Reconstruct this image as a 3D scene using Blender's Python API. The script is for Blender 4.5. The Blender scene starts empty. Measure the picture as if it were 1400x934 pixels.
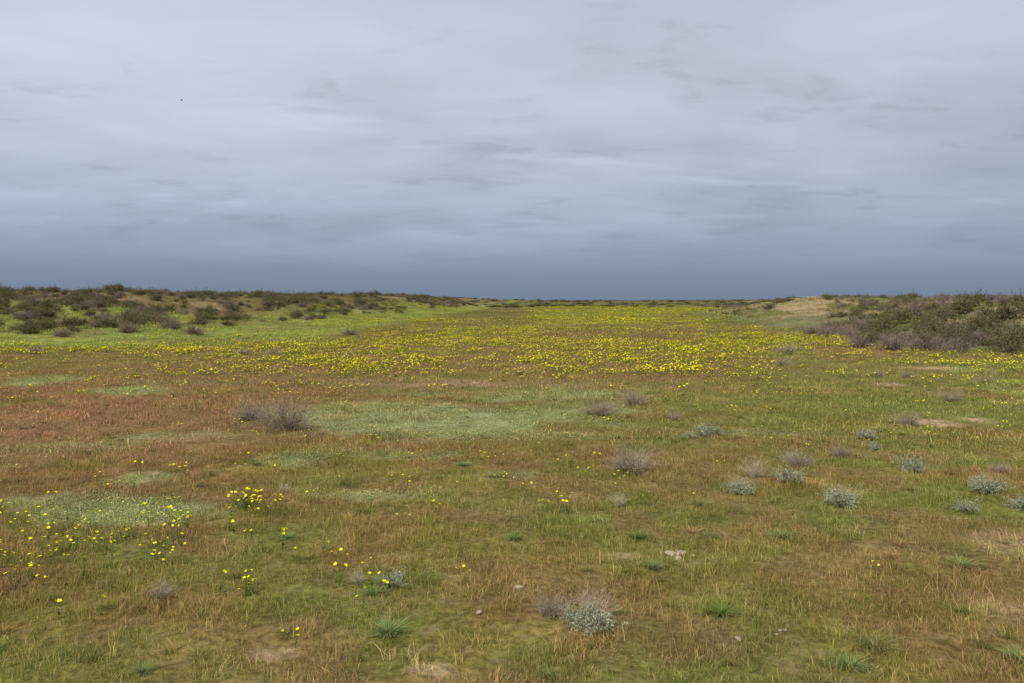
import bpy, math, random
import numpy as np
from mathutils import Vector
random.seed(5)
rng = np.random.default_rng(7)
scene = bpy.context.scene

# ------------------------------------------------------------------ noise
def _hash(ix, iy, seed):
    h = (ix.astype(np.int64)*374761393 + iy.astype(np.int64)*668265263 + seed*974634777) & 0xFFFFFFFF
    h = ((h ^ (h >> 13))*1274126177) & 0xFFFFFFFF
    h = h ^ (h >> 16)
    return (h & 0xFFFFFF)/float(0xFFFFFF)
def vnoise(x, y, seed=0):
    x = np.asarray(x, float); y = np.asarray(y, float)
    ix = np.floor(x); iy = np.floor(y); fx = x-ix; fy = y-iy
    fx = fx*fx*(3-2*fx); fy = fy*fy*(3-2*fy)
    a = _hash(ix, iy, seed); b = _hash(ix+1, iy, seed)
    c = _hash(ix, iy+1, seed); d = _hash(ix+1, iy+1, seed)
    return (a*(1-fx)+b*fx)*(1-fy)+(c*(1-fx)+d*fx)*fy
def fbm(x, y, seed=0, o=4):
    x = np.asarray(x, float); y = np.asarray(y, float)
    s = 0; a = 0.5; t = 0
    for i in range(o):
        ang = 0.6*i
        xr = x*math.cos(ang)-y*math.sin(ang); yr = x*math.sin(ang)+y*math.cos(ang)
        s = s + a*vnoise(xr+17.3*i, yr-9.1*i, seed+i*31); t += a; a *= 0.5; x = x*2.03; y = y*2.03
    return s/t
def sm(e0, e1, v):
    t = np.clip((v-e0)/(e1-e0), 0, 1); return t*t*(3-2*t)

# ------------------------------------------------------------------ terrain
LY = np.array([22, 27, 31, 34.5, 36, 44, 78, 137, 300, 560, 700, 900.])
LX = np.array([-900, -120, -45, -24, -13, -10.5, -10, -8.5, -5, 4, -30, -200.])
RY = np.array([12, 16, 20, 24, 27, 30, 34, 48, 63, 95, 170, 366, 700.])
RX = np.array([600, 80, 40, 30, 24, 19, 16, 18, 17, 22, 38, 93, 200.])
def polydist(x, y, PX, PY):
    d = np.full(x.shape, 1e9)
    for i in range(len(PX)-1):
        ax, ay, bx, by = PX[i], PY[i], PX[i+1], PY[i+1]
        vx, vy = bx-ax, by-ay
        t = np.clip(((x-ax)*vx+(y-ay)*vy)/(vx*vx+vy*vy), 0, 1)
        d = np.minimum(d, np.hypot(x-ax-t*vx, y-ay-t*vy))
    return d
def dunes(x, y):
    wob = (fbm(x*0.09, y*0.09, 3, 3)-0.5)*7
    dl = polydist(x, y, LX, LY); inl = (x < np.interp(y, LY, LX)) & (y > 22)
    dl = np.where(inl, dl, -dl)
    dr = polydist(x, y, RX, RY); inr = (x > np.interp(y, RY, RX)) & (y > 12)
    dr = np.where(inr, dr, -dr)
    wl = np.clip(dl/8, 0, 1)
    return dl+wob*wl, dr+wob*0.5*np.clip(dr/6, 0, 1)
def height(x, y):
    x = np.asarray(x, float); y = np.asarray(y, float)
    dl, dr = dunes(x, y); r = np.hypot(x, y)
    WL = np.interp(y, [35, 60, 80, 150, 600], [45, 34, 21, 20, 40])
    HL = np.interp(y, [35, 100, 250], [2.3, 2.35, 3.4])
    WR = np.interp(y, [30, 60, 100, 300], [11, 9, 14, 40])
    HR = np.interp(y, [30, 60, 100, 300], [1.5, 1.55, 1.85, 2.5])
    sl = sm(0, 1, np.maximum(dl, 0)/WL); sr = sm(0, 1, np.maximum(dr, 0)/WR)
    z = HL*sl + HR*sr
    dune = np.clip(sl+sr, 0, 1)
    z += dune*(fbm(x*0.11, y*0.11, 11, 4)-0.5)*1.8
    z += np.clip(sl*2, 0, 1)*(fbm(x*0.3, y*0.3, 13, 3)-0.5)*.6
    far = sm(260, 650, r)
    z = z*(1-far*0.6) + far*(1.2+3.6*(fbm(x/110, y/60, 21, 4)-0.3)+1.6*(fbm(x/30, y/30, 25, 3)-0.5))
    flat = 1-np.clip(dune+far, 0, 1)
    z += flat*((fbm(x*0.12, y*0.12, 5, 3)-0.5)*0.16*sm(3, 14, r))
    z += (fbm(x*1.3, y*1.3, 8, 4)-0.5)*0.075*(1-sm(20, 90, r))
    z += (fbm(x*5, y*5, 9, 3)-0.5)*0.03*(1-sm(8, 20, r))
    return z
def hz(x, y): return float(height(np.array([x]), np.array([y]))[0])

# ------------------------------------------------------------------ colour of the cover
C = lambda *a: np.array(a, float)
OLIVE = C(.152, .126, .036); REDB = C(.190, .104, .055); PALE = C(.210, .230, .105); GREEN = C(.122, .138, .034)
BRIGHT = C(.178, .205, .050); SAND = C(.38, .27, .16); PINK = C(.25, .165, .11); BROWN = C(.148, .110, .046)
GREY = C(.155, .152, .078); YEL = C(.34, .32, .03)
PATCH = [(-1.5, 13.6, 2.3, 1.9, 1), (0.6, 14.2, 1.5, 1.3, .8), (1.3, 17.3, 1.3, .8, .8), (-.4, 16.8, 1.6, .8, .7),
         (-3.5, 7.7, 1.15, .42, .95), (-4.6, 8.1, .8, .3, .6), (-8.5, 17.8, .8, .9, 1), (-11.8, 20.2, 1, 1.3, .9),
         (-2.75, 10.2, .42, .4, .9), (-1.5, 8.4, .7, .22, .8), (-4.2, 9.1, .4, .3, .7), (-5, 12, .9, .4, .5),
         (-.1, 9.3, .4, .2, .5), (-1.5, 10.6, 1, .3, .4), (-6.2, 11.2, .9, .4, .5), (3.5, 12.3, .7, .3, .5),
         (-8, 19.5, 1.8, .5, .4), (0.2, 12, 1.2, .4, .5), (-6.5, 9.6, 1, .3, .4)]
SANDS = [(6.9, 13.3, .45, .5, 1.2), (7.9, 13.6, .4, .4, 1.1), (-.45, 4.4, .12, .07, .6), (-1.35, 4.6, .12, .07, .6), (4.1, 6.6, .3, .3, .45),
         (-3.3, 7.35, .2, .1, .9), (3.2, 5.2, .2, .2, .4), (1.7, 7.0, .2, .12, .3), (5.2, 7.6, .25, .15, .6),
         (-.8, 6.3, .2, .1, .5), (0.9, 6.4, .15, .1, .5), (12.5, 24, .8, .6, .8), (9, 19, .4, .3, .6)]
def blobs(x, y, L, seed):
    w = np.zeros(x.shape)
    wn = (fbm(x*1.1, y*1.1, seed, 4)-0.5)*2.4 + (fbm(x*4, y*4, seed+3, 3)-.5)*1.4
    for (cx, cy, rx, ry, s) in L:
        q = ((x-cx)/rx)**2+((y-cy)/ry)**2
        w = np.maximum(w, s*sm(1.6, 0.1, q+wn))
    return np.clip(w, 0, 1)
def mix(c, col, w): return c*(1-w[:, None])+col*w[:, None]
def flower_field(x, y):
    r = np.hypot(x, y); t = x/np.maximum(y, 1)
    dl, dr = dunes(x, y)
    n = fbm(x*0.22, y*0.16, 61, 4); n2 = fbm(x*0.7, y*0.5, 63, 3)
    n3 = fbm(x*0.05, y*0.02, 66, 3)
    patch = sm(0.41, 0.60, n*0.6+n2*0.4)
    a = sm(19.0, 22, y)*sm(44, 31, y)*sm(-.5, -.3, t)*sm(.40, .30, t)*(0.34+1.0*patch)
    a += .5*sm(20, 25, y)*sm(36, 30, y)*sm(-.05, .05, t)*sm(.35, .29, t)
    a += 1.0*sm(29, 33.0, y)*sm(38, 35, y)*sm(-.1, -.25, t)*(dl < 1.5)*(.5+.6*patch)
    a += .75*sm(30, 36, y)*sm(110, 70, y)*sm(-.24, -.1, t)*(dr < 1)*(dl < 6)*(.15+.9*patch)
    a += .85*sm(50, 80, y)*sm(420, 260, y)*sm(-.02, .07, t)*sm(.32, .2, t)*sm(.42, .60, n3*.5+n*.5)*(dr < 8)
    a += .7*sm(38, 46, y)*sm(260, 160, y)*sm(0, 3, dl)*sm(18, 8, dl)*patch
    a += .18*sm(11, 17, y)*sm(34, 24, y)*patch + .45*sm(.25, .4, t)*sm(14, 19, y)*sm(34, 28, y)*(dr < 0)*patch
    a += .14*sm(9, 15, y)*sm(22, 19, y)*sm(-.1, -.3, t)*patch
    return np.clip(a, 0, 1)
def cover(x, y):
    x = np.asarray(x, float); y = np.asarray(y, float)
    r = np.hypot(x, y); t = x/np.maximum(np.abs(y), 1)
    dl, dr = dunes(x, y)
    n1 = fbm(x*0.28, y*0.28, 41, 4); n2 = fbm(x*0.9+3, y*0.9, 43, 4); n3 = fbm(x*2.7, y*2.7, 47, 3); n4 = fbm(x*.3+9, y*.3, 49, 4)
    n5 = fbm(x*.035, y*.02, 51, 4); n6 = fbm(x*1.7+31, y*1.7, 53, 4)
    c = np.tile(OLIVE, (len(x), 1))
    c = mix(c, GREEN, .7*sm(.42, .62, n1*.4+n2*.6))
    c = mix(c, REDB, .45*sm(.46, .62, n4*.35+n6*.65))
    c = mix(c, REDB, .95*np.exp(-(((x+9.5)/6)**2+((y-15)/6.5)**2))*sm(.26, .48, n2*.6+n1*.4))
    c = mix(c, REDB, .6*np.exp(-(((x+5.5)/3.)**2+((y-10)/3.5)**2))*sm(.35, .55, n2))
    c = mix(c, BROWN, .6*sm(17, 24, y)*sm(.3, .5, n1*.5+n4*.5))
    c = mix(c, REDB, .4*sm(17, 22, y)*sm(60, 40, y)*sm(.48, .60, n1))
    c = mix(c, PINK, .7*np.exp(-(((x+.8)/2.8)**2+((y-19.3)/.9)**2))*sm(.33, .55, n2))
    c = mix(c, BROWN, .5*sm(.22, .4, t)*sm(9, 5, r)*sm(.42, .6, n2))
    c = mix(c, GREEN, .45*sm(.2, .38, t)*sm(9, 14, y)*sm(36, 24, y)*sm(.3, .5, n1))
    c = mix(c, BRIGHT, .7*sm(.5, .6, t)*sm(14, 18, y)*sm(30, 24, y)*sm(.4, .55, n2))
    c = mix(c, PALE, .92*blobs(x, y, PATCH, 71))
    c = mix(c, SAND, .9*blobs(x, y, SANDS, 75))
    c = mix(c, C(.122, .106, .040), .8*sm(60, 200, r))
    c = mix(c, BRIGHT*.8, .5*sm(70, 150, y)*sm(400, 250, y)*sm(0, .08, t)*sm(.45, .55, n5))
    c = mix(c, YEL, .22*flower_field(x, y)*sm(20, 90, y))
    inl = sm(-1.0, 1.5, dl)
    slope = mix(np.tile(BRIGHT*1.05, (len(x), 1)), GREEN, .8*sm(.42, .65, n2*.5+n1*.5))
    slope = mix(slope, BROWN, .5*sm(.48, .6, fbm(x*.5, y*.5, 83, 4)))
    slope = mix(slope, YEL, .3*sm(.5, .62, n4)*sm(.4, .6, n2))
    slope = mix(slope, BROWN*.9, np.clip(sm(9, 24, dl)*sm(30, 60, 90-y)*.9 + (y > 60)*sm(8, 15, dl)*.9, 0, 1))
    slope = mix(slope, SAND*.7, .6*sm(.62, .70, fbm(x*.3, y*.3, 81, 4))*sm(3, 12, dl))
    c = c*(1-inl[:, None])+slope*inl[:, None]
    inr = sm(-1, 1.5, dr)
    slope = mix(np.tile(GREY, (len(x), 1)), GREEN, sm(.42, .6, n2*.5+n1*.5))
    slope = mix(slope, BROWN, .7*sm(.45, .6, n4))
    slope = mix(slope, SAND*.85, .85*sm(.55, .63, fbm(x*.3+5, y*.3, 85, 4))*sm(3, 8, dr))
    c = c*(1-inr[:, None])+slope*inr[:, None]
    far = sm(380, 800, r)
    c = mix(c, C(.085, .078, .044), far*(.6+.4*sm(.4, .6, n5)))
    c = c*(0.78+.44*n3[:, None])
    return c

# ------------------------------------------------------------------ helpers
def link(ob, parent=None):
    scene.collection.objects.link(ob)
    if parent: ob.parent = parent
    return ob
def np_mesh(name, V, F, cols=None, mat=None, smooth=False, validate=True):
    V = np.asarray(V, np.float32); F = np.asarray(F, np.int32)
    me = bpy.data.meshes.new(name)
    k = F.shape[1]
    me.vertices.add(len(V)); me.vertices.foreach_set('co', V.ravel())
    me.loops.add(F.size); me.loops.foreach_set('vertex_index', F.ravel())
    me.polygons.add(len(F))
    me.polygons.foreach_set('loop_start', np.arange(0, F.size, k, dtype=np.int32))
    me.update(calc_edges=True)
    if validate: me.validate()
    if cols is not None:
        a = me.color_attributes.new('vc', 'FLOAT_COLOR', 'POINT')
        cc = np.ones((len(V), 4), np.float32); cc[:, :3] = cols
        a.data.foreach_set('color', cc.ravel())
    if mat: me.materials.append(mat)
    me.polygons.foreach_set('use_smooth', np.full(len(me.polygons), smooth))
    return me
class Geo:
    def __init__(s): s.V = []; s.F = []; s.C = []; s.n = 0
    def add(s, V, F, Cc):
        s.V.append(V); s.F.append(F+s.n); s.C.append(Cc); s.n += len(V)
    def arrays(s): return np.concatenate(s.V).astype(np.float32), np.concatenate(s.F), np.concatenate(s.C).astype(np.float32)
    def mesh(s, name, mat, smooth=False):
        return np_mesh(name, np.concatenate(s.V), np.concatenate(s.F), np.concatenate(s.C), mat, smooth)
def ribbon(g, P, W, side, Ccol):
    n, k, _ = P.shape
    V = np.stack([P-side[:, None, :]*W[..., None], P+side[:, None, :]*W[..., None]], 2).reshape(-1, 3)
    i = np.arange(n)[:, None]*k*2; j = np.arange(k-1)[None]*2
    b = (i+j).ravel()
    F = np.stack([b, b+1, b+3, b+2], 1)
    g.add(V, F, np.repeat(Ccol.reshape(-1, 3), 2, 0))
def tube(g, P, W, Ccol):
    n, k, _ = P.shape
    d = P[:, -1]-P[:, 0]; d /= np.linalg.norm(d, axis=1)[:, None]+1e-9
    up = np.where(np.abs(d[:, 2:3]) > .9, C(1, 0, 0)[None], C(0, 0, 1)[None])
    a = np.cross(d, up); a /= np.linalg.norm(a, axis=1)[:, None]+1e-9; b = np.cross(d, a)
    vs = []
    for q in range(3):
        th = q*2*math.pi/3
        o = a*math.cos(th)+b*math.sin(th); vs.append(P+o[:, None, :]*W[..., None])
    V = np.stack(vs, 2).reshape(-1, 3)
    i = np.arange(n)[:, None]*k*3; j = np.arange(k-1)[None]*3
    base = (i+j).ravel(); F = []
    for q in range(3):
        q2 = (q+1) % 3
        F.append(np.stack([base+q, base+q2, base+3+q2, base+3+q], 1))
    g.add(V, np.concatenate(F), np.repeat(Ccol.reshape(-1, 3), 3, 0))
def quads(g, Pc, size, Ccol, r, aspect=1.6, upbias=0.0):
    n = len(Pc)
    u = r.normal(size=(n, 3)); u[:, 2] += upbias; u /= np.linalg.norm(u, axis=1)[:, None]
    v = r.normal(size=(n, 3)); v = np.cross(u, v); v /= np.linalg.norm(v, axis=1)[:, None]
    s = (size*np.ones(n))[:, None]
    V = np.stack([Pc-u*s*aspect, Pc-v*s*.5, Pc+u*s*aspect, Pc+v*s*.5], 1).reshape(-1, 3)
    b = np.arange(n)*4
    g.add(V, np.stack([b, b+1, b+2, b+3], 1), np.repeat(Ccol, 4, 0))

# ------------------------------------------------------------------ materials
def new_mat(name):
    m = bpy.data.materials.new(name); m.use_nodes = True
    nt = m.node_tree; nt.nodes.clear(); return m, nt
def foliage_mat(name, inst=True, transl=.35):
    m, nt = new_mat(name); N = nt.nodes; L = nt.links
    out = N.new('ShaderNodeOutputMaterial')
    a = N.new('ShaderNodeAttribute'); a.attribute_name = 'vc'
    col = a.outputs['Color']
    if inst:
        b = N.new('ShaderNodeAttribute'); b.attribute_type = 'INSTANCER'; b.attribute_name = 'icol'
        mx = N.new('ShaderNodeMix'); mx.data_type = 'RGBA'; mx.blend_type = 'MULTIPLY'; mx.inputs[0].default_value = 1
        L.new(col, mx.inputs[6]); L.new(b.outputs['Color'], mx.inputs[7]); col = mx.outputs[2]
    d = N.new('ShaderNodeBsdfDiffuse'); tr = N.new('ShaderNodeBsdfTranslucent'); ms = N.new('ShaderNodeMixShader')
    L.new(col, d.inputs[0]); L.new(col, tr.inputs[0]); ms.inputs[0].default_value = transl
    L.new(d.outputs[0], ms.inputs[1]); L.new(tr.outputs[0], ms.inputs[2]); L.new(ms.outputs[0], out.inputs[0])
    return m
M_GRASS = foliage_mat('grass_blades_instanced', True, .35)
M_GRASSR = foliage_mat('grass_blades', False, .35)
M_PLANT = foliage_mat('plant_leaf_and_twig', False, .2)

mg, nt = new_mat('steppe_ground'); N = nt.nodes; L = nt.links
out = N.new('ShaderNodeOutputMaterial'); bs = N.new('ShaderNodeBsdfDiffuse')
L.new(bs.outputs[0], out.inputs[0])
at = N.new('ShaderNodeAttribute'); at.attribute_name = 'vc'
tc = N.new('ShaderNodeTexCoord')
def noise(scale, det=4):
    n = N.new('ShaderNodeTexNoise'); n.inputs['Scale'].default_value = scale; n.inputs['Detail'].default_value = det
    n.inputs['Roughness'].default_value = .68
    L.new(tc.outputs['Object'], n.inputs['Vector']); return n
def mrange(sock, a, b, c, d):
    m = N.new('ShaderNodeMapRange'); m.inputs[1].default_value = a; m.inputs[2].default_value = b
    m.inputs[3].default_value = c; m.inputs[4].default_value = d; L.new(sock, m.inputs[0]); return m.outputs[0]
def mul(a, b):
    m = N.new('ShaderNodeMath'); m.operation = 'MULTIPLY'; L.new(a, m.inputs[0]); L.new(b, m.inputs[1]); return m.outputs[0]
na = noise(1.6, 5); nb = noise(16, 6)
f = mul(mrange(na.outputs[0], .3, .7, .7, 1.3), mrange(nb.outputs[0], .35, .65, .5, 1.35))
sc = N.new('ShaderNodeVectorMath'); sc.operation = 'SCALE'; L.new(at.outputs['Color'], sc.inputs[0]); L.new(f, sc.inputs['Scale'])
mxs = N.new('ShaderNodeMix'); mxs.data_type = 'RGBA'; mxs.inputs[7].default_value = (.22, .16, .10, 1)
L.new(sc.outputs[0], mxs.inputs[6]); L.new(mrange(noise(7, 5).outputs[0], .52, .66, 0, .45), mxs.inputs[0])
L.new(mxs.outputs[2], bs.inputs['Color'])
bp = N.new('ShaderNodeBump'); bp.inputs['Strength'].default_value = .8; bp.inputs['Distance'].default_value = .04
L.new(nb.outputs[0], bp.inputs['Height']); L.new(bp.outputs[0], bs.inputs['Normal'])

# ------------------------------------------------------------------ ground sheet
front = np.linspace(-52, 52, 900); rest = np.linspace(52, 308, 130)[1:-1]
ang = np.radians(np.concatenate([front, rest])); nA = len(ang)
rad = np.concatenate([[.4, .8, 1.2, 1.6], 2*np.exp(np.arange(0, 520)*0.0149)]); nR = len(rad)
A, R = np.meshgrid(ang, rad)
X = (R*np.sin(A)).ravel(); Y = (R*np.cos(A)).ravel(); Z = height(X, Y)
V = np.stack([X, Y, Z], 1)
i = np.arange(nR-1)[:, None]*nA; j = np.arange(nA)[None]; j2 = (j+1) % nA
F = np.stack([(i+j).ravel(), (i+j2).ravel(), (i+nA+j2).ravel(), (i+nA+j).ravel()], 1)[:, ::-1]
V = np.concatenate([V, [[0, 0, hz(0, 0)]]])
ctr = len(V)-1
F = np.concatenate([F, np.stack([np.full(nA//2, ctr), np.arange(0, nA-1, 2)[:nA//2], (np.arange(0, nA-1, 2)[:nA//2]+1), (np.arange(0, nA-1, 2)[:nA//2]+2) % nA], 1)[:, ::-1]])
cg = cover(V[:, 0], V[:, 1])
me = np_mesh('ground', V, F, cg, mg, True)
ground = link(bpy.data.objects.new('ground', me))

# ------------------------------------------------------------------ source tufts
def grass_geo(seed, rad, n, hmin, hmax, w, heads=.25, lean=.6, dry=.2, k=4):
    r = np.random.default_rng(seed); g = Geo()
    th = r.uniform(0, 2*np.pi, n); rr = rad*np.sqrt(r.uniform(0, 1, n))
    nc_ = max(4, n//14); cx = np.clip(r.normal(size=(nc_, 2)), -1.6, 1.6)*rad*.55; pick = r.integers(0, nc_, n)
    cl = r.random(n) < .6
    bx = np.where(cl, cx[pick, 0]+r.normal(size=n)*rad*.10, rr*np.cos(th))
    by = np.where(cl, cx[pick, 1]+r.normal(size=n)*rad*.10, rr*np.sin(th))
    h = (hmin+(hmax-hmin)*r.random(n)**1.6)
    d = r.uniform(0, 2*np.pi, n); ln = lean*r.uniform(.1, 1.3, n)*h
    dx = np.cos(d); dy = np.sin(d)
    s = np.linspace(0, 1, k)[None]
    P = np.stack([bx[:, None]+dx[:, None]*ln[:, None]*s**1.8, by[:, None]+dy[:, None]*ln[:, None]*s**1.8,
                  -.01+h[:, None]*(s-.22*s**3)], 2)
    hd = r.random(n) < heads
    if k > 2:
        prof = np.interp(s, [0, .33, .66, 1], [1, .95, .6, .08]); profh = np.interp(s, [0, .33, .66, 1], [.5, .5, .9, .2])
    else:
        prof = np.array([[1, .25]]); profh = np.array([[.4, .8]])
    W = w*r.uniform(.6, 1.2, n)[:, None]*np.where(hd[:, None], profh*1.5, prof)
    side = np.stack([np.cos(d+1.3+r.normal(size=n)*.6), np.sin(d+1.3+r.normal(size=n)*.6), np.zeros(n)], 1)
    kind = r.random(n)
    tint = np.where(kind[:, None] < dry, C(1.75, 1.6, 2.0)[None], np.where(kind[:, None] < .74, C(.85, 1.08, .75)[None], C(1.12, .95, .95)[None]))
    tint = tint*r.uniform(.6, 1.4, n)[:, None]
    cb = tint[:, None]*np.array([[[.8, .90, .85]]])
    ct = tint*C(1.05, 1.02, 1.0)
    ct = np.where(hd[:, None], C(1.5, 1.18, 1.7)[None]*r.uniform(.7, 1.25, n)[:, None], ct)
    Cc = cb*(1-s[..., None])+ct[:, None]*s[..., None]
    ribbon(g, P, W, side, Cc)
    return g
def herb_geo(seed, rad, n, h, size):
    r = np.random.default_rng(seed); g = Geo()
    th = r.uniform(0, 2*np.pi, n); rr = rad*np.sqrt(r.uniform(0, 1, n))
    P = np.stack([rr*np.cos(th), rr*np.sin(th), h*r.uniform(0, 1, n)*(1-.5*(rr/rad)**2)], 1)
    quads(g, P, size*r.uniform(.6, 1.3, n), np.array([1.05, 1.03, .93])*(r.uniform(.5, 1.4, n)+.8*(r.random(n) < .14))[:, None], r, 1.3, .3)
    return g
def flower_src(name, seed, nst, rad, h, head, leaves=30, petals=8, stemw=.0012):
    r = np.random.default_rng(seed); g = Geo()
    th = r.uniform(0, 2*np.pi, nst); rr = rad*np.sqrt(r.uniform(0, 1, nst))
    top = np.stack([rr*np.cos(th), rr*np.sin(th), h*r.uniform(.5, 1.05, nst)], 1)
    k = 4; s = np.linspace(0, 1, k)[None, :, None]
    base = top*C(.25, .25, 0)
    P = base[:, None]*(1-s**1.3)+top[:, None]*s**1.3; P[:, :, 2] = top[:, 2:3]*s[..., 0]
    tube(g, P, np.full((nst, k), stemw), np.tile(C(.09, .13, .03), (nst, k, 1)))
    q = r.uniform(0, .7, leaves); ii = r.integers(0, nst, leaves)
    LP = base[ii]*(1-q[:, None])+top[ii]*q[:, None]+r.normal(size=(leaves, 3))*rad*.15; LP[:, 2] = np.abs(LP[:, 2])
    quads(g, LP, head*.7, C(.10, .15, .035)*r.uniform(.6, 1.5, leaves)[:, None], r, 1.5)
    nrm = np.stack([r.normal(size=nst)*.35, r.normal(size=nst)*.35-.25, np.ones(nst)], 1); nrm /= np.linalg.norm(nrm, axis=1)[:, None]
    u = np.cross(nrm, C(0, 1, .1)); u /= np.linalg.norm(u, axis=1)[:, None]; v = np.cross(nrm, u)
    for p in range(petals):
        a = 2*math.pi*p/petals; a2 = 2*math.pi/petals*.55
        f1 = u*math.cos(a)+v*math.sin(a); l = u*math.cos(a-a2)+v*math.sin(a-a2); rt = u*math.cos(a+a2)+v*math.sin(a+a2)
        hs = head*r.uniform(.7, 1.15, nst)[:, None]
        Vv = np.stack([top+nrm*.001*p*.3, top+l*hs*.75+nrm*hs*.25, top+f1*hs+nrm*hs*.35, top+rt*hs*.75+nrm*hs*.25], 1).reshape(-1, 3)
        b = np.arange(nst)*4
        cc = C(.82, .73, .015)*r.uniform(.85, 1.1, nst)[:, None]
        g.add(Vv, np.stack([b, b+1, b+2, b+3], 1), np.repeat(cc, 4, 0))
    quads(g, top+nrm*head*.25, np.full(nst, head*.3), np.tile(C(.78, .58, .01), (nst, 1)), r, 1)
    return bpy.data.objects.new(name, g.mesh(name, M_PLANT))

def shrub_geo(seed, R_, H_, nst, ntw, nleaf, cst, clf, wst=.004, wtw=.0018, leaf=.012, flat=1.0, curl=.25, leafup=0.):
    r = np.random.default_rng(seed); g = Geo(); k = 6
    az = r.uniform(0, 2*np.pi, nst); el = np.arccos(r.uniform(0.05, 1, nst))*flat
    lob = 1+.25*np.sin(az*3+seed)+.15*np.sin(az*5+2*seed)
    ln = r.uniform(.6, 1.0, nst)*lob
    tip = np.stack([np.sin(el)*np.cos(az)*R_*ln, np.sin(el)*np.sin(az)*R_*ln, (np.cos(el)*.85+.15)*H_*ln], 1)
    base = np.stack([np.cos(az)*R_*.12*r.random(nst), np.sin(az)*R_*.12*r.random(nst), -.02*np.ones(nst)], 1)
    s = np.linspace(0, 1, k)[None, :, None]
    P = base[:, None]*(1-s)+tip[:, None]*s
    wob = np.cumsum(r.normal(size=(nst, k, 3)), 1)*R_*.045*curl/.25; wob[:, 0] = 0
    P = P+wob*s; P[:, :, 2] += (np.sin(s[..., 0]*np.pi)*H_*.08)
    P[:, :, 2] = np.maximum(P[:, :, 2], -.02)
    tube(g, P, np.linspace(1, .4, k)[None]*wst*r.uniform(.6, 1.2, nst)[:, None], cst*r.uniform(.6, 1.2, (nst, 1, 1))*np.ones((nst, k, 3)))
    ii = r.integers(0, nst, ntw); q = r.uniform(.25, 1, ntw)*(k-1); q0 = np.minimum(q.astype(int), k-2); fr = (q-q0)[:, None]
    O = P[ii, q0]*(1-fr)+P[ii, q0+1]*fr
    D = (tip[ii]-base[ii]); D /= np.linalg.norm(D, axis=1)[:, None]; D = D+r.normal(size=(ntw, 3))*.65; D[:, 2] += .25
    D /= np.linalg.norm(D, axis=1)[:, None]
    tl = R_*r.uniform(.12, .38, ntw)[:, None]
    kk = 3; s2 = np.linspace(0, 1, kk)[None, :, None]
    T = O[:, None]+D[:, None]*tl[:, None]*s2+r.normal(size=(ntw, kk, 3))*s2*R_*.025
    T[:, :, 2] = np.maximum(T[:, :, 2], 0)
    tube(g, T, np.linspace(1, .5, kk)[None]*wtw*r.uniform(.7, 1.3, ntw)[:, None], cst*1.15*r.uniform(.6, 1.35, (ntw, 1, 1))*np.ones((ntw, kk, 3)))
    if nleaf:
        jj = r.integers(0, ntw, nleaf); w = r.uniform(.2, 1.05, nleaf)*(kk-1); w0 = np.minimum(w.astype(int), kk-2); fw = (w-w0)[:, None]
        LP = T[jj, w0]*(1-fw)+T[jj, w0+1]*fw+r.normal(size=(nleaf, 3))*leaf*.5
        cl = (vnoise(LP[:, 0]*5/R_, LP[:, 1]*5/R_+LP[:, 2]*4/R_, seed)*.9+.55)[:, None]
        quads(g, LP, leaf*r.uniform(.6, 1.3, nleaf), clf*cl*r.uniform(.75, 1.3, (nleaf, 1)), r, 1.5, leafup)
    return g

def make_coll(name, objs):
    c = bpy.data.collections.new(name)
    for o in objs: c.objects.link(o)
    return c
def scatter(name, x, y, rotz, scl, cols, idx, coll, tilt=0.06, zoff=0.0):
    n = len(x); z = height(x, y)+zoff
    me = bpy.data.meshes.new(name)
    me.vertices.add(n); me.vertices.foreach_set('co', np.stack([x, y, z], 1).astype(np.float32).ravel())
    a = me.attributes.new('rot', 'FLOAT_VECTOR', 'POINT'); a.data.foreach_set('vector', np.stack([rng.normal(size=n)*tilt, rng.normal(size=n)*tilt, rotz], 1).astype(np.float32).ravel())
    a = me.attributes.new('scl', 'FLOAT_VECTOR', 'POINT'); a.data.foreach_set('vector', np.asarray(scl, np.float32).ravel())
    a = me.attributes.new('idx', 'INT', 'POINT'); a.data.foreach_set('value', idx.astype(np.int32))
    a = me.attributes.new('icol', 'FLOAT_COLOR', 'POINT'); cc = np.ones((n, 4), np.float32); cc[:, :3] = cols; a.data.foreach_set('color', cc.ravel())
    ob = link(bpy.data.objects.new(name, me))
    ng = bpy.data.node_groups.new(name+'_nodes', 'GeometryNodeTree')
    ng.interface.new_socket('Geometry', in_out='INPUT', socket_type='NodeSocketGeometry')
    ng.interface.new_socket('Geometry', in_out='OUTPUT', socket_type='NodeSocketGeometry')
    N = ng.nodes; L = ng.links
    gi = N.new('NodeGroupInput'); go = N.new('NodeGroupOutput'); ip = N.new('GeometryNodeInstanceOnPoints')
    ci = N.new('GeometryNodeCollectionInfo'); ci.inputs[0].default_value = coll; ci.inputs[1].default_value = True; ci.inputs[2].default_value = True
    def na(nm, t):
        q = N.new('GeometryNodeInputNamedAttribute'); q.data_type = t; q.inputs[0].default_value = nm; return q.outputs[0]
    er = N.new('FunctionNodeEulerToRotation'); L.new(na('rot', 'FLOAT_VECTOR'), er.inputs[0])
    L.new(gi.outputs[0], ip.inputs['Points']); L.new(ci.outputs[0], ip.inputs['Instance']); ip.inputs['Pick Instance'].default_value = True
    L.new(na('idx', 'INT'), ip.inputs['Instance Index']); L.new(er.outputs[0], ip.inputs['Rotation']); L.new(na('scl', 'FLOAT_VECTOR'), ip.inputs['Scale'])
    L.new(ip.outputs[0], go.inputs[0])
    md = ob.modifiers.new('instances', 'NODES'); md.node_group = ng
    return ob
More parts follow.
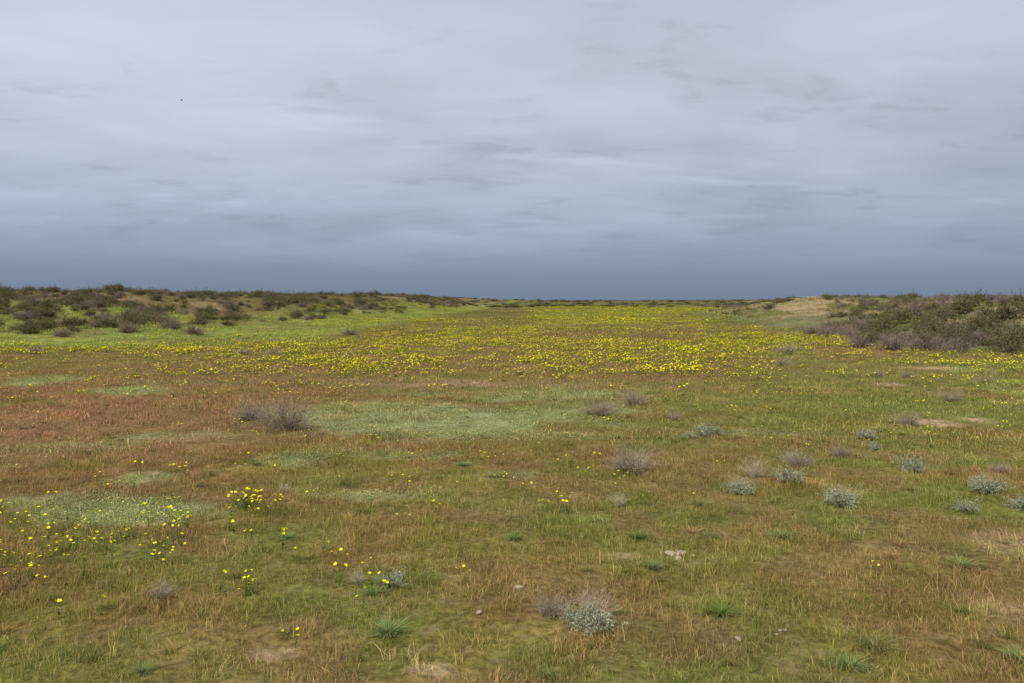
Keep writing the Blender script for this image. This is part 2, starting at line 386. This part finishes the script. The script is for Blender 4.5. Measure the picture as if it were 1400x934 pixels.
def sector(r0, r1, dens, a=45):
    a = math.radians(a); n = int(a*(r1*r1-r0*r0)*dens)
    r = np.sqrt(rng.uniform(r0*r0, r1*r1, n)); t = rng.uniform(-a, a, n)
    return r*np.sin(t), r*np.cos(t)
def keepm(x, y, keepf):
    if keepf is None: return x, y
    m = rng.random(len(x)) < keepf(x, y); return x[m], y[m]
def gscatter(name, x, y, coll, nv, smin, smax, gain, zs=(.7, 1.3), keepf=None):
    x, y = keepm(x, y, keepf)
    n = len(x); s = rng.uniform(smin, smax, n)
    c = np.minimum(cover(x, y)*gain*rng.uniform(.8, 1.22, (n, 1)), .6)
    return scatter(name, x, y, rng.uniform(0, 6.28, n), np.stack([s, s, s*rng.uniform(zs[0], zs[1], n)], 1), c, rng.integers(0, nv, n), coll)
def realized(name, parts):
    """one real mesh made of many copies; parts: list of (x,y,geos,smin,smax,gain)"""
    VV = []; FF = []; CC = []; off = 0
    for (x, y, geos, smin, smax, gain, zs) in parts:
        idx = rng.integers(0, len(geos), len(x))
        for v, g in enumerate(geos):
            gv, gf, gc = g.arrays(); m = idx == v; xx = x[m]; yy = y[m]; n = len(xx)
            if n == 0: continue
            s = rng.uniform(smin, smax, n); zz = s*rng.uniform(zs[0], zs[1], n); a = rng.uniform(0, 6.28, n); ca = np.cos(a)*s; sa = np.sin(a)*s
            col = np.minimum(cover(xx, yy)*gain*rng.uniform(.78, 1.25, (n, 1)), .6).astype(np.float32)
            h = height(xx, yy); out = np.empty((n, len(gv), 3), np.float32)
            out[..., 0] = xx[:, None]+gv[None, :, 0]*ca[:, None]-gv[None, :, 1]*sa[:, None]
            out[..., 1] = yy[:, None]+gv[None, :, 0]*sa[:, None]+gv[None, :, 1]*ca[:, None]
            out[..., 2] = h[:, None]+gv[None, :, 2]*zz[:, None]
            VV.append(out.reshape(-1, 3)); CC.append((gc[None]*col[:, None]).reshape(-1, 3))
            FF.append((gf[None]+(np.arange(n)*len(gv))[:, None, None]+off).reshape(-1, 4).astype(np.int32)); off += n*len(gv)
    return link(bpy.data.objects.new(name, np_mesh(name, np.concatenate(VV), np.concatenate(FF), np.concatenate(CC), M_GRASSR, False, False)))

def grasskeep(x, y): return np.clip(1-.8*blobs(x, y, PATCH, 71)-.95*blobs(x, y, SANDS, 75)-.35*sm(.56, .68, fbm(x*1.6, y*1.6, 91, 3)), 0.03, 1)
nearg = [grass_geo(100+i, .16, 150, .02, .11, .0016, heads=[.1, .3, .4, .2, .25][i % 5], dry=[.15, .25, .2, .1, .3][i % 5], k=3) for i in range(10)]
midg = [grass_geo(200+i, .40, 220, .025, .10, .0042, heads=.28, dry=.2, k=2) for i in range(8)]
GG = 1.8
x1, y1 = keepm(*sector(2.4, 11.5, 36, 42), grasskeep); x2, y2 = keepm(*sector(11, 40, 6, 40), grasskeep)
hg = [herb_geo(400+i, .18, 200, .05, .0085) for i in range(4)]
x3, y3 = keepm(*sector(4, 26, 24, 38), lambda a, b: np.clip(blobs(a, b, PATCH, 71)*1.1, 0, 1)*np.where(b > 11, .6, 1.0))
x4, y4 = keepm(*sector(2.5, 13, 5, 42), lambda a, b: sm(.45, .65, fbm(a*.8, b*.8, 95, 3)))
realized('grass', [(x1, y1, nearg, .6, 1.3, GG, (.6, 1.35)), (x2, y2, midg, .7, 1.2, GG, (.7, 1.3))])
realized('low_herbs', [(x3, y3, hg, .6, 1.3, 1.55, (.7, 1.3)), (x4, y4, hg, .2, .6, 1.7, (.7, 1.3))])
farc = make_coll('grass_far_tufts', [bpy.data.objects.new('far_tuft_%d' % i, grass_geo(300+i, 1.4, 360, .04, .15, .011, heads=.2, k=2).mesh('far_tuft', M_GRASS)) for i in range(3)])
x, y = sector(38, 160, .40, 42); gscatter('grass', x, y, farc, 3, .8, 1.3, GG*.9)

fl = make_coll('yellow_flower_plants', [flower_src('flower_%d' % i, 500+i, [1, 2, 3, 3][i], [.02, .05, .10, .07][i], .12, .0125, leaves=12) for i in range(4)])
flm = make_coll('yellow_flower_mid_plants', [flower_src('flower_mid_%d' % i, 510+i, [2, 4, 6, 5][i], [.10, .16, .28, .2][i], .16, .020, leaves=12, petals=6) for i in range(4)])
flf = make_coll('yellow_flower_patches', [flower_src('flower_patch_%d' % i, 520+i, 14, .6, .18, .033, leaves=30, petals=5, stemw=.002) for i in range(3)])
flff = make_coll('yellow_flower_far_patches', [flower_src('flower_far_%d' % i, 540+i, 18, 1.4, .25, .06, leaves=30, petals=4, stemw=.004) for i in range(2)])
x, y = sector(9, 20, 9); gscatter('yellow_flowers', x, y, fl, 4, .8, 1.4, 1, keepf=lambda a, b: flower_field(a, b)*.9)
x, y = sector(17, 50, 9); gscatter('yellow_flowers', x, y, flm, 4, .6, 1.3, 1, keepf=lambda a, b: flower_field(a, b)*.95)
x, y = sector(22, 95, 1.6); gscatter('yellow_flowers', x, y, flf, 3, .5, 1.0, 1, keepf=lambda a, b: flower_field(a, b)**1.2*.9)
x, y = sector(75, 380, .18, 25); gscatter('yellow_flowers', x, y, flff, 2, .6, 1.2, 1, keepf=lambda a, b: flower_field(a, b))
G = [(-3.9, 6.55, .45, 28), (-3.2, 6.9, .35, 24), (-3.6, 6.2, .3, 14), (-4.2, 7.0, .4, 18), (-3.5, 5.75, .07, 8), (-1.78, 5.45, .05, 6), (-1.87, 5.6, .04, 3),
     (-2.0, 5.5, .02, 1), (-1.25, 4.65, .02, 1), (.3, 7.7, .12, 6), (-2.2, 7.6, .15, 10), (-2.7, 6.2, .12, 7), (-2.1, 7.9, .3, 9), (-4.5, 6.2, .3, 8), (-2.9, 7.2, .3, 8),
     (-1, 8.9, .5, 5), (-3.5, 9.3, .8, 12), (-4.8, 8.5, .7, 14), (-5.6, 9.5, .8, 10), (-2.6, 6.9, .5, 8), (-.25, 8.5, .3, 5), (2.7, 5.9, .03, 1), (3.4, 7.3, .3, 2),
     (3.9, 6.2, .03, 1), (1.9, 8.5, .6, 5), (4.2, 10.3, .9, 9), (5, 11.8, .9, 12), (1, 11.2, 1., 9), (-.9, 6.05, .25, 4), (-1.6, 6.3, .15, 3), (1.35, 8.2, .05, 1), (-2.4, 5.2, .2, 3), (-1.0, 5.3, .25, 3),
     (.6, 9, .5, 5), (-.3, 5.65, .03, 1), (-2.3, 9.8, 1, 10), (3, 15, 1.5, 20), (-6, 14, 2.5, 20), (-.8, 11, 1.5, 14), (-5.5, 7.7, .4, 9), (-.6, 7.3, .4, 5), (6.5, 14.5, 1.5, 16), (7.5, 11.5, 1, 8)]
px, py = [], []
for (cx, cy, sp, n) in G:
    px += list(cx+rng.normal(size=n)*sp); py += list(cy+rng.normal(size=n)*sp*.7)
gscatter('yellow_flowers', np.array(px), np.array(py), fl, 4, .7, 1.3, 1)

# ------------------------------------------------------------------ shrubs
SAGE = C(.36, .39, .26)
dry_m = [shrub_geo(600+i, .5, .46, 150, 800, 500, C(.33, .265, .195), C(.26, .21, .14), .0035, .0017, .008, 1.0, .4).mesh('dry_shrub_%d' % i, M_PLANT) for i in range(4)]
pale_m = [shrub_geo(620+i, .5, .60, 130, 450, 60, C(.50, .42, .30), C(.3, .26, .15), .003, .0015, .006, .8, .4).mesh('pale_dry_shrub_%d' % i, M_PLANT) for i in range(2)]
sage_m = [shrub_geo(640+i, .5, .50, 90, 380, 4400, C(.26, .23, .16), SAGE, .005, .003, .0135, 1.0, .3).mesh('sagebrush_%d' % i, M_PLANT) for i in range(3)]
saxa_m = [shrub_geo(660+i, .8, .85, 60, 600, 3000, C(.18, .145, .095), C(.14, .135, .058), .011, .005, .024, .98, .35).mesh('broom_shrub_%d' % i, M_PLANT) for i in range(4)]
mauve_m = [shrub_geo(680+i, .8, .62, 110, 1000, 900, C(.24, .185, .15), C(.18, .14, .105), .008, .0045, .018, 1.0, .4).mesh('brown_twig_shrub_%d' % i, M_PLANT) for i in range(3)]
def tuss_geo(seed, n, col):
    r = np.random.default_rng(seed); g = Geo()
    d = r.uniform(0, 2*np.pi, n); h = r.uniform(.4, 1, n)*.42; ln = r.uniform(.15, 1.1, n)*.5
    b = r.uniform(0, .16, n); k = 4; s = np.linspace(0, 1, k)[None]
    jx = np.cos(d)[:, None]; jy = np.sin(d)[:, None]
    P = np.stack([jx*(b[:, None]+ln[:, None]*s**1.5), jy*(b[:, None]+ln[:, None]*s**1.5), -.02+h[:, None]*(s-.35*s**3)], 2)
    W = .005*r.uniform(.6, 1.3, n)[:, None]*np.array([[1, .9, .6, .08]])
    side = np.stack([np.cos(d+1.57), np.sin(d+1.57), r.normal(size=n)*.3], 1)
    tone = np.where(r.random(n)[:, None] < .2, (col*C(1.9, 1.35, 1.9))[None], col[None])*r.uniform(.6, 1.35, n)[:, None]
    ribbon(g, P, W, side, tone[:, None]*np.linspace(.75, 1.15, k)[None, :, None])
    return g
tus_m = [tuss_geo(700+i, 260, [C(.13, .19, .045), C(.15, .22, .07), C(.17, .20, .065)][i]).mesh('tussock_%d' % i, M_PLANT) for i in range(3)]
def place(name, mesh, x, y, w, h=1.0, sink=.0):
    ob = link(bpy.data.objects.new(name, mesh)); ob.location = (x, y, hz(x, y)-sink)
    ob.scale = (w, w, w*h); ob.rotation_euler = (0, 0, random.uniform(0, 6.28)); return ob
for q in [(-3.5, 12.5, 1.0), (-4.4, 13.5, .65), (-3.95, 13.2, .5), (1.54, 14.1, .66), (2.3, 15.2, .62), (1.39, 9.45, .62), (3.5, 9.8, .38), (4.26, 10.4, .36),
          (6.35, 12.9, .5), (8.7, 15.9, .55), (2.76, 13.5, .3), (-2.34, 5.36, .22), (5.7, 9.4, .3), (10.3, 30, .9), (.2, 21.8, .45),
          (9.7, 21.3, .45), (10.3, 21.0, .4), (.25, 5.15, .28), (8.4, 25, .6), (-8.6, 29, .7), (-10, 30, .6), (-18.4, 31, .8), (11.5, 19.5, .5)]:
    place('dry_shrub', random.choice(dry_m), q[0], q[1], q[2]*1.15, random.uniform(.8, 1.05))
for q in [(2.77, 9.2, .36), (-2.4, 8.45, .2), (.52, 5.05, .36), (1.5, 9.6, .4), (3.45, 9.9, .3), (1.05, 7.9, .22), (5.05, 8.6, .3), (2.4, 8.6, .25), (3.3, 8.0, .3), (-1.1, 5.7, .16)]:
    place('pale_dry_shrub', random.choice(pale_m), q[0], q[1], q[2]*1.15, .9)
for q in [(.50, 4.9, .30), (.40, 5.0, .2), (3.24, 7.9, .36), (5.0, 8.45, .36), (4.35, 7.7, .26), (4.95, 7.85, .26), (3.09, 8.93, .33), (2.42, 8.45, .28), (5.16, 11.7, .3), (4.74, 9.56, .33),
          (2.9, 12, .38), (4.9, 10.9, .2), (-.85, 5.66, .22), (2.6, 11.8, .22)]:
    place('sagebrush', random.choice(sage_m), q[0], q[1], q[2]*1.15, random.uniform(.75, 1.05))
for q in [(1.33, 5.13, .36), (1.08, 6.87, .3), (1.06, 6.06, .26), (2.3, 6.85, .36), (.03, 6.74, .26), (1.82, 7.85, .3), (-.75, 4.88, .36), (1.83, 4.37, .32), (2.07, 4.6, .36), (-.95, 5.5, .2),
          (.77, 7.33, .26), (2.82, 4.46, .3), (3.4, 6.1, .36), (.7, 5.2, .16), (-3, 4.6, .25), (-2, 4.35, .2), (.2, 4.3, .2), (-.6, 10, .3), (1.6, 11.9, .3), (4.4, 5.7, .3), (-1.9, 6.8, .22), (2.9, 5.2, .25)]:
    place('grass_tussock', random.choice(tus_m), q[0], q[1], q[2]*.95, random.uniform(.6, .9))
tc_ = make_coll('small_grass_clumps', [bpy.data.objects.new('clump_%d' % i, tuss_geo(720+i, 90, [C(.75, 1.1, .85), C(.6, .95, .75), C(1.3, 1.2, 1.3)][i]).mesh('clump', M_GRASS)) for i in range(3)])
x, y = sector(3, 22, 3.8, 42); gscatter('grass_clumps', x, y, tc_, 3, .10, .32, 1.35, (.5, .9), keepf=lambda a, b: .25+.75*sm(.42, .6, fbm(a*.5, b*.5, 97, 3)))
fb = bpy.data.objects.new('yellow_flower_bush', flower_src('flower_bush_src', 555, 34, .17, .2, .016, leaves=300).data)
link(fb); fb.location = (-2.58, 7.8, hz(-2.58, 7.8))

for q in [(15.2, 32.2, 1.6), (16.3, 32, 1.7), (14.6, 33.8, 1.3), (17.4, 32.6, 1.5), (17.2, 35.5, 1.6), (19.6, 44.5, 2.), (20.6, 47, 1.8), (18.3, 46, 1.6), (17.4, 44.5, 1.3), (18.0, 43, 1.4), (19.0, 46.8, 1.7), (17.9, 48, 1.5), (20.3, 50, 1.8), (16.8, 30.6, 1.2), (18.4, 33, 1.5), (18.9, 48, 1.5), (19.2, 37, 1.5), (16.4, 37.8, 1.3), (17.3, 40.5, 1.5), (-19.5, 46, 1.8), (-21, 44, 1.6), (-17.4, 44, 1.5), (-9.2, 45.8, 1.3), (-24, 47, 1.6), (-23.2, 41.5, 1.2)]:
    place('brown_twig_shrub', random.choice(mauve_m), q[0], q[1], q[2]*.62, .9)
for q in [(19.3, 31.2, 1.8), (20.6, 33, 2.), (18.3, 33.4, 1.7), (22.5, 32, 2.), (21.5, 36, 1.9), (19.0, 36, 1.8), (23.5, 35.5, 2.0), (25, 39, 2.), (17.2, 30.9, 1.0), (22.3, 29.4, 1.5), (18.6, 29.9, 1.), (17.8, 34.6, 1.5), (20.3, 34.8, 1.7), (16, 36, 1.3), (20, 39, 1.7), (22, 41, 1.8), (18.2, 40, 1.5), (19.5, 42, 1.6), (17.9, 37.8, 1.4), (21.5, 44, 1.7), (23.5, 42, 1.8), (21, 48.5, 1.8), (19.4, 49, 1.5)]:
    place('broom_shrub', random.choice(saxa_m), q[0], q[1], q[2]*.62, random.uniform(.85, 1.1))
sh = make_coll('dune_shrub_kinds', [bpy.data.objects.new('shrub_kind_%d' % i, m_) for i, m_ in enumerate(saxa_m+mauve_m[:2])])
x1, y1 = sector(27, 110, .85, 44); x2, y2 = sector(110, 260, .2, 40)
x = np.concatenate([x1, x2]); y = np.concatenate([y1, y2])
dl, dr = dunes(x, y); cl = fbm(x*.12, y*.12, 99, 3); cl2 = fbm(x*.35, y*.35, 98, 3)
kl = sm(6, 15, dl)*(y < 75) + sm(4.5, 9, dl)*(y >= 75)
kr = sm(1.5, 4, dr)*np.where((y > 54) & (x/y < .39), .15, 1)
k = np.maximum(kl*1.0, kr*1.)*(.3+.8*sm(.34, .48, cl))*(.45+.55*sm(.4, .55, cl2)); m = rng.random(len(x)) < k
x, y = x[m], y[m]; n = len(x); s = (.4+.75*rng.random(n)**1.5)*np.interp(y, [30, 60, 110, 240], [.9, .95, 1, 1.4])
scatter('dune_shrubs', x, y, rng.uniform(0, 6.28, n), np.stack([s, s, s*rng.uniform(.6, .95, n)], 1), np.ones((n, 3)), rng.integers(0, 6, n), sh)
x, y = sector(250, 1300, .005, 40); n = len(x); s = rng.uniform(1.2, 2.4, n)
scatter('distant_shrubs', x, y, rng.uniform(0, 6.28, n), np.stack([s*1.8, s*1.8, s*.5], 1), np.ones((n, 3)), rng.integers(0, 6, n), sh)

# ------------------------------------------------------------------ stones
ms, nt = new_mat('pale_stone'); N = nt.nodes; L = nt.links
o_ = N.new('ShaderNodeOutputMaterial'); b_ = N.new('ShaderNodeBsdfPrincipled'); b_.inputs['Roughness'].default_value = .9; L.new(b_.outputs[0], o_.inputs[0])
nn = N.new('ShaderNodeTexNoise'); nn.inputs['Scale'].default_value = 30; cr = N.new('ShaderNodeValToRGB'); cr.color_ramp.elements[0].color = (.22, .16, .11, 1); cr.color_ramp.elements[1].color = (.42, .34, .26, 1)
cr.color_ramp.elements[0].position = .35; cr.color_ramp.elements[1].position = .65
L.new(nn.outputs[0], cr.inputs[0]); L.new(cr.outputs[0], b_.inputs['Base Color'])
import bmesh
def stone(x, y, s, seed):
    bm = bmesh.new(); bmesh.ops.create_icosphere(bm, subdivisions=3, radius=1)
    r = np.random.default_rng(seed); D = r.normal(size=(9, 3)); D /= np.linalg.norm(D, axis=1)[:, None]; lim = r.uniform(.55, .95, 9)
    for v in bm.verts:
        p = np.array(v.co)
        for d_, l_ in zip(D, lim):
            t_ = p@d_
            if t_ > l_: p = p-d_*(t_-l_)*.9
        v.co = Vector(p*np.array([1, .7, .42])*s)
    me = bpy.data.meshes.new('stone'); bm.to_mesh(me); bm.free(); me.materials.append(ms)
    ob = link(bpy.data.objects.new('stone', me)); ob.location = (x, y, hz(x, y)+s*.2); ob.rotation_euler = (r.normal()*.2, r.normal()*.2, r.uniform(0, 6))
for i_, q in enumerate([(1.26, 6.4, .05), (1.35, 6.42, .06), (1.30, 6.3, .04), (1.43, 6.36, .035), (1.64, 4.88, .032), (1.58, 4.8, .024), (-.21, 5.16, .03), (.05, 5.6, .034), (1.33, 4.73, .026), (1.7, 4.95, .022)]):
    stone(q[0], q[1], q[2], 30+i_)

# ------------------------------------------------------------------ bird in flight
def bird():
    root = bpy.data.objects.new('bird', None); link(root)
    m, nt = new_mat('dark_feathers'); o = nt.nodes.new('ShaderNodeOutputMaterial'); b = nt.nodes.new('ShaderNodeBsdfPrincipled')
    b.inputs['Base Color'].default_value = (.03, .028, .025, 1); b.inputs['Roughness'].default_value = .8; nt.links.new(b.outputs[0], o.inputs[0])
    prof = [(-.13, .006), (-.10, .022), (-.05, .036), (0, .042), (.05, .036), (.08, .024), (.10, .024), (.12, .016), (.145, .002)]
    V = []; F = []
    for (t, r_) in prof:
        for q in range(10):
            a = q*2*math.pi/10; V.append((t, r_*math.cos(a), r_*.85*math.sin(a)))
    for a in range(len(prof)-1):
        for q in range(10): F.append((a*10+q, a*10+(q+1) % 10, a*10+10+(q+1) % 10, a*10+10+q))
    me = bpy.data.meshes.new('body'); me.from_pydata(V, [], F); me.materials.append(m); link(bpy.data.objects.new('body', me), root)
    for sgn, nm in ((1, 'wing_left'), (-1, 'wing_right')):
        pts = [(.06, .03, .02), (-.05, .03, .02), (.07, .15, .07), (-.05, .15, .06), (.03, .26, .06), (-.04, .25, .05), (-.05, .36, .03), (-.06, .35, .03)]
        W = [(a, sgn*b, c) for a, b, c in pts]+[(a, sgn*b, c+.006) for a, b, c in pts]
        Fw = [(0, 2, 3, 1), (2, 4, 5, 3), (4, 6, 7, 5), (8, 9, 11, 10), (10, 11, 13, 12), (12, 13, 15, 14), (0, 8, 10, 2), (2, 10, 12, 4), (4, 12, 14, 6), (1, 3, 11, 9), (3, 5, 13, 11), (5, 7, 15, 13), (6, 14, 15, 7)]
        me = bpy.data.meshes.new(nm); me.from_pydata(W, [], Fw); me.materials.append(m); link(bpy.data.objects.new(nm, me), root)
    me = bpy.data.meshes.new('tail'); me.from_pydata([(-.1, .012, 0), (-.1, -.012, 0), (-.21, -.035, 0), (-.2, 0, 0), (-.21, .035, 0), (-.1, 0, .008)], [], [(0, 4, 3, 5), (5, 3, 2, 1), (0, 5, 1), (1, 2, 3), (0, 1, 3), (0, 3, 4)])
    me.materials.append(m); link(bpy.data.objects.new('tail', me), root)
    root.location = (-41.1, 100, 27.0); root.rotation_euler = (.1, 0, .3); root.scale = (1.3, 1.3, 1.3); return root
bird()

# ------------------------------------------------------------------ sun, sky
SUN_EL, SUN_AZ = math.radians(50), math.radians(215)
sd = bpy.data.lights.new('sun', 'SUN'); sd.energy = 4.6; sd.angle = math.radians(12); sd.color = (1, .955, .87)
so = link(bpy.data.objects.new('sun', sd))
dirv = Vector((math.sin(SUN_AZ)*math.cos(SUN_EL), math.cos(SUN_AZ)*math.cos(SUN_EL), math.sin(SUN_EL)))
so.rotation_euler = dirv.to_track_quat('Z', 'Y').to_euler()
w = bpy.data.worlds.new('World'); scene.world = w; w.use_nodes = True; nt = w.node_tree; N = nt.nodes; L = nt.links; N.clear()
w.cycles.sampling_method = 'NONE'
out = N.new('ShaderNodeOutputWorld'); bg = N.new('ShaderNodeBackground'); bg.inputs[1].default_value = .1; L.new(bg.outputs[0], out.inputs[0])
sky = N.new('ShaderNodeTexSky'); sky.sky_type = 'NISHITA'; sky.sun_disc = False; sky.sun_elevation = SUN_EL; sky.sun_rotation = SUN_AZ
tc = N.new('ShaderNodeTexCoord'); sp = N.new('ShaderNodeSeparateXYZ'); L.new(tc.outputs['Generated'], sp.inputs[0])
def M(op, a, b=None, c=None, clamp=False):
    m = N.new('ShaderNodeMath'); m.operation = op; m.use_clamp = clamp
    for i_, v in enumerate((a, b, c)):
        if v is None: continue
        if isinstance(v, (int, float)): m.inputs[i_].default_value = v
        else: L.new(v, m.inputs[i_])
    return m.outputs[0]
def MR(s, a, b, c, d, smooth=False):
    m = N.new('ShaderNodeMapRange'); m.interpolation_type = 'SMOOTHSTEP' if smooth else 'LINEAR'
    for i_, v in enumerate((a, b, c, d)): m.inputs[i_+1].default_value = v
    L.new(s, m.inputs[0]); return m.outputs[0]
zc = M('MAXIMUM', sp.outputs[2], 0.0); den = M('ADD', zc, .17)
cx = M('DIVIDE', sp.outputs[0], den); cy = M('DIVIDE', sp.outputs[1], den)
def cloudn(sx, sy, scale, det, off, dist=0., rough=.55):
    cv = N.new('ShaderNodeCombineXYZ'); L.new(M('MULTIPLY', cx, sx), cv.inputs[0]); L.new(M('MULTIPLY', cy, sy), cv.inputs[1]); cv.inputs[2].default_value = off
    n = N.new('ShaderNodeTexNoise'); n.inputs['Scale'].default_value = scale; n.inputs['Detail'].default_value = det; n.inputs['Roughness'].default_value = rough
    n.inputs['Distortion'].default_value = dist; L.new(cv.outputs[0], n.inputs['Vector']); return n.outputs[0]
ramp = N.new('ShaderNodeValToRGB'); e = ramp.color_ramp
stops = [(0, (.168, .224, .320)), (.03, (.205, .265, .368)), (.06, (.290, .355, .468)), (.10, (.400, .470, .588)), (.16, (.490, .545, .668)), (.25, (.56, .605, .725)), (.36, (.53, .59, .70)), (1, (.62, .67, .74))]
e.elements[0].position = 0; e.elements[0].color = (*stops[0][1], 1); e.elements[1].position = 1; e.elements[1].color = (*stops[-1][1], 1)
for p, c in stops[1:-1]:
    q = e.elements.new(p); q.color = (*c, 1)
big = cloudn(.9, 1.1, .8, 4, 1.3, .3); med = cloudn(.85, 1.2, 2.1, 5, 4.7, .4, .5); fine = cloudn(.9, 1.4, 4.8, 6, 9.1, .4, .55)
wv = M('ADD', zc, M('MULTIPLY', M('MULTIPLY', M('SUBTRACT', big, .5), .08), MR(zc, .01, .1, 0, 1)))
L.new(wv, ramp.inputs[0])
amp = MR(zc, .015, .11, 0, 1, True)
light = M('ADD', MR(big, .3, .7, -.08, .08, True), MR(med, .35, .7, -.05, .06))
dark = MR(fine, .52, .70, 0, -.11, True)
mask = MR(med, .56, .44, 0, 1, True)
light = M('ADD', light, M('MULTIPLY', dark, mask))
streak = M('MULTIPLY', MR(cloudn(.5, 1.3, 1.9, 4, 31.7, .3), .56, .70, 0, .15, True), M('MULTIPLY', MR(zc, .06, .11, 0, 1, True), MR(zc, .30, .16, 0, 1, True)))
light = M('ADD', light, streak)
side = MR(sp.outputs[0], -.6, .6, .03, -.11)
light = M('ADD', light, side)
fac = M('ADD', 1.0, M('MULTIPLY', light, amp))
v1 = N.new('ShaderNodeVectorMath'); v1.operation = 'SCALE'; L.new(ramp.outputs[0], v1.inputs[0]); L.new(M('MULTIPLY', fac, 10.0), v1.inputs['Scale'])
mx = N.new('ShaderNodeMix'); mx.data_type = 'RGBA'; mx.inputs[0].default_value = .97; L.new(sky.outputs[0], mx.inputs[6]); L.new(v1.outputs[0], mx.inputs[7])
L.new(mx.outputs[2], bg.inputs[0])

# ------------------------------------------------------------------ camera
cd = bpy.data.cameras.new('camera'); cam = link(bpy.data.objects.new('camera', cd))
cd.lens = 28.26; cd.sensor_width = 36; cd.shift_y = -0.0393; cd.clip_end = 10000; cd.clip_start = .05
cam.location = (0, 0, 2.0); cam.rotation_euler = (math.radians(90), 0, 0)
scene.camera = cam
scene.view_settings.view_transform = 'Standard'; scene.view_settings.look = 'None'; scene.view_settings.exposure = 0
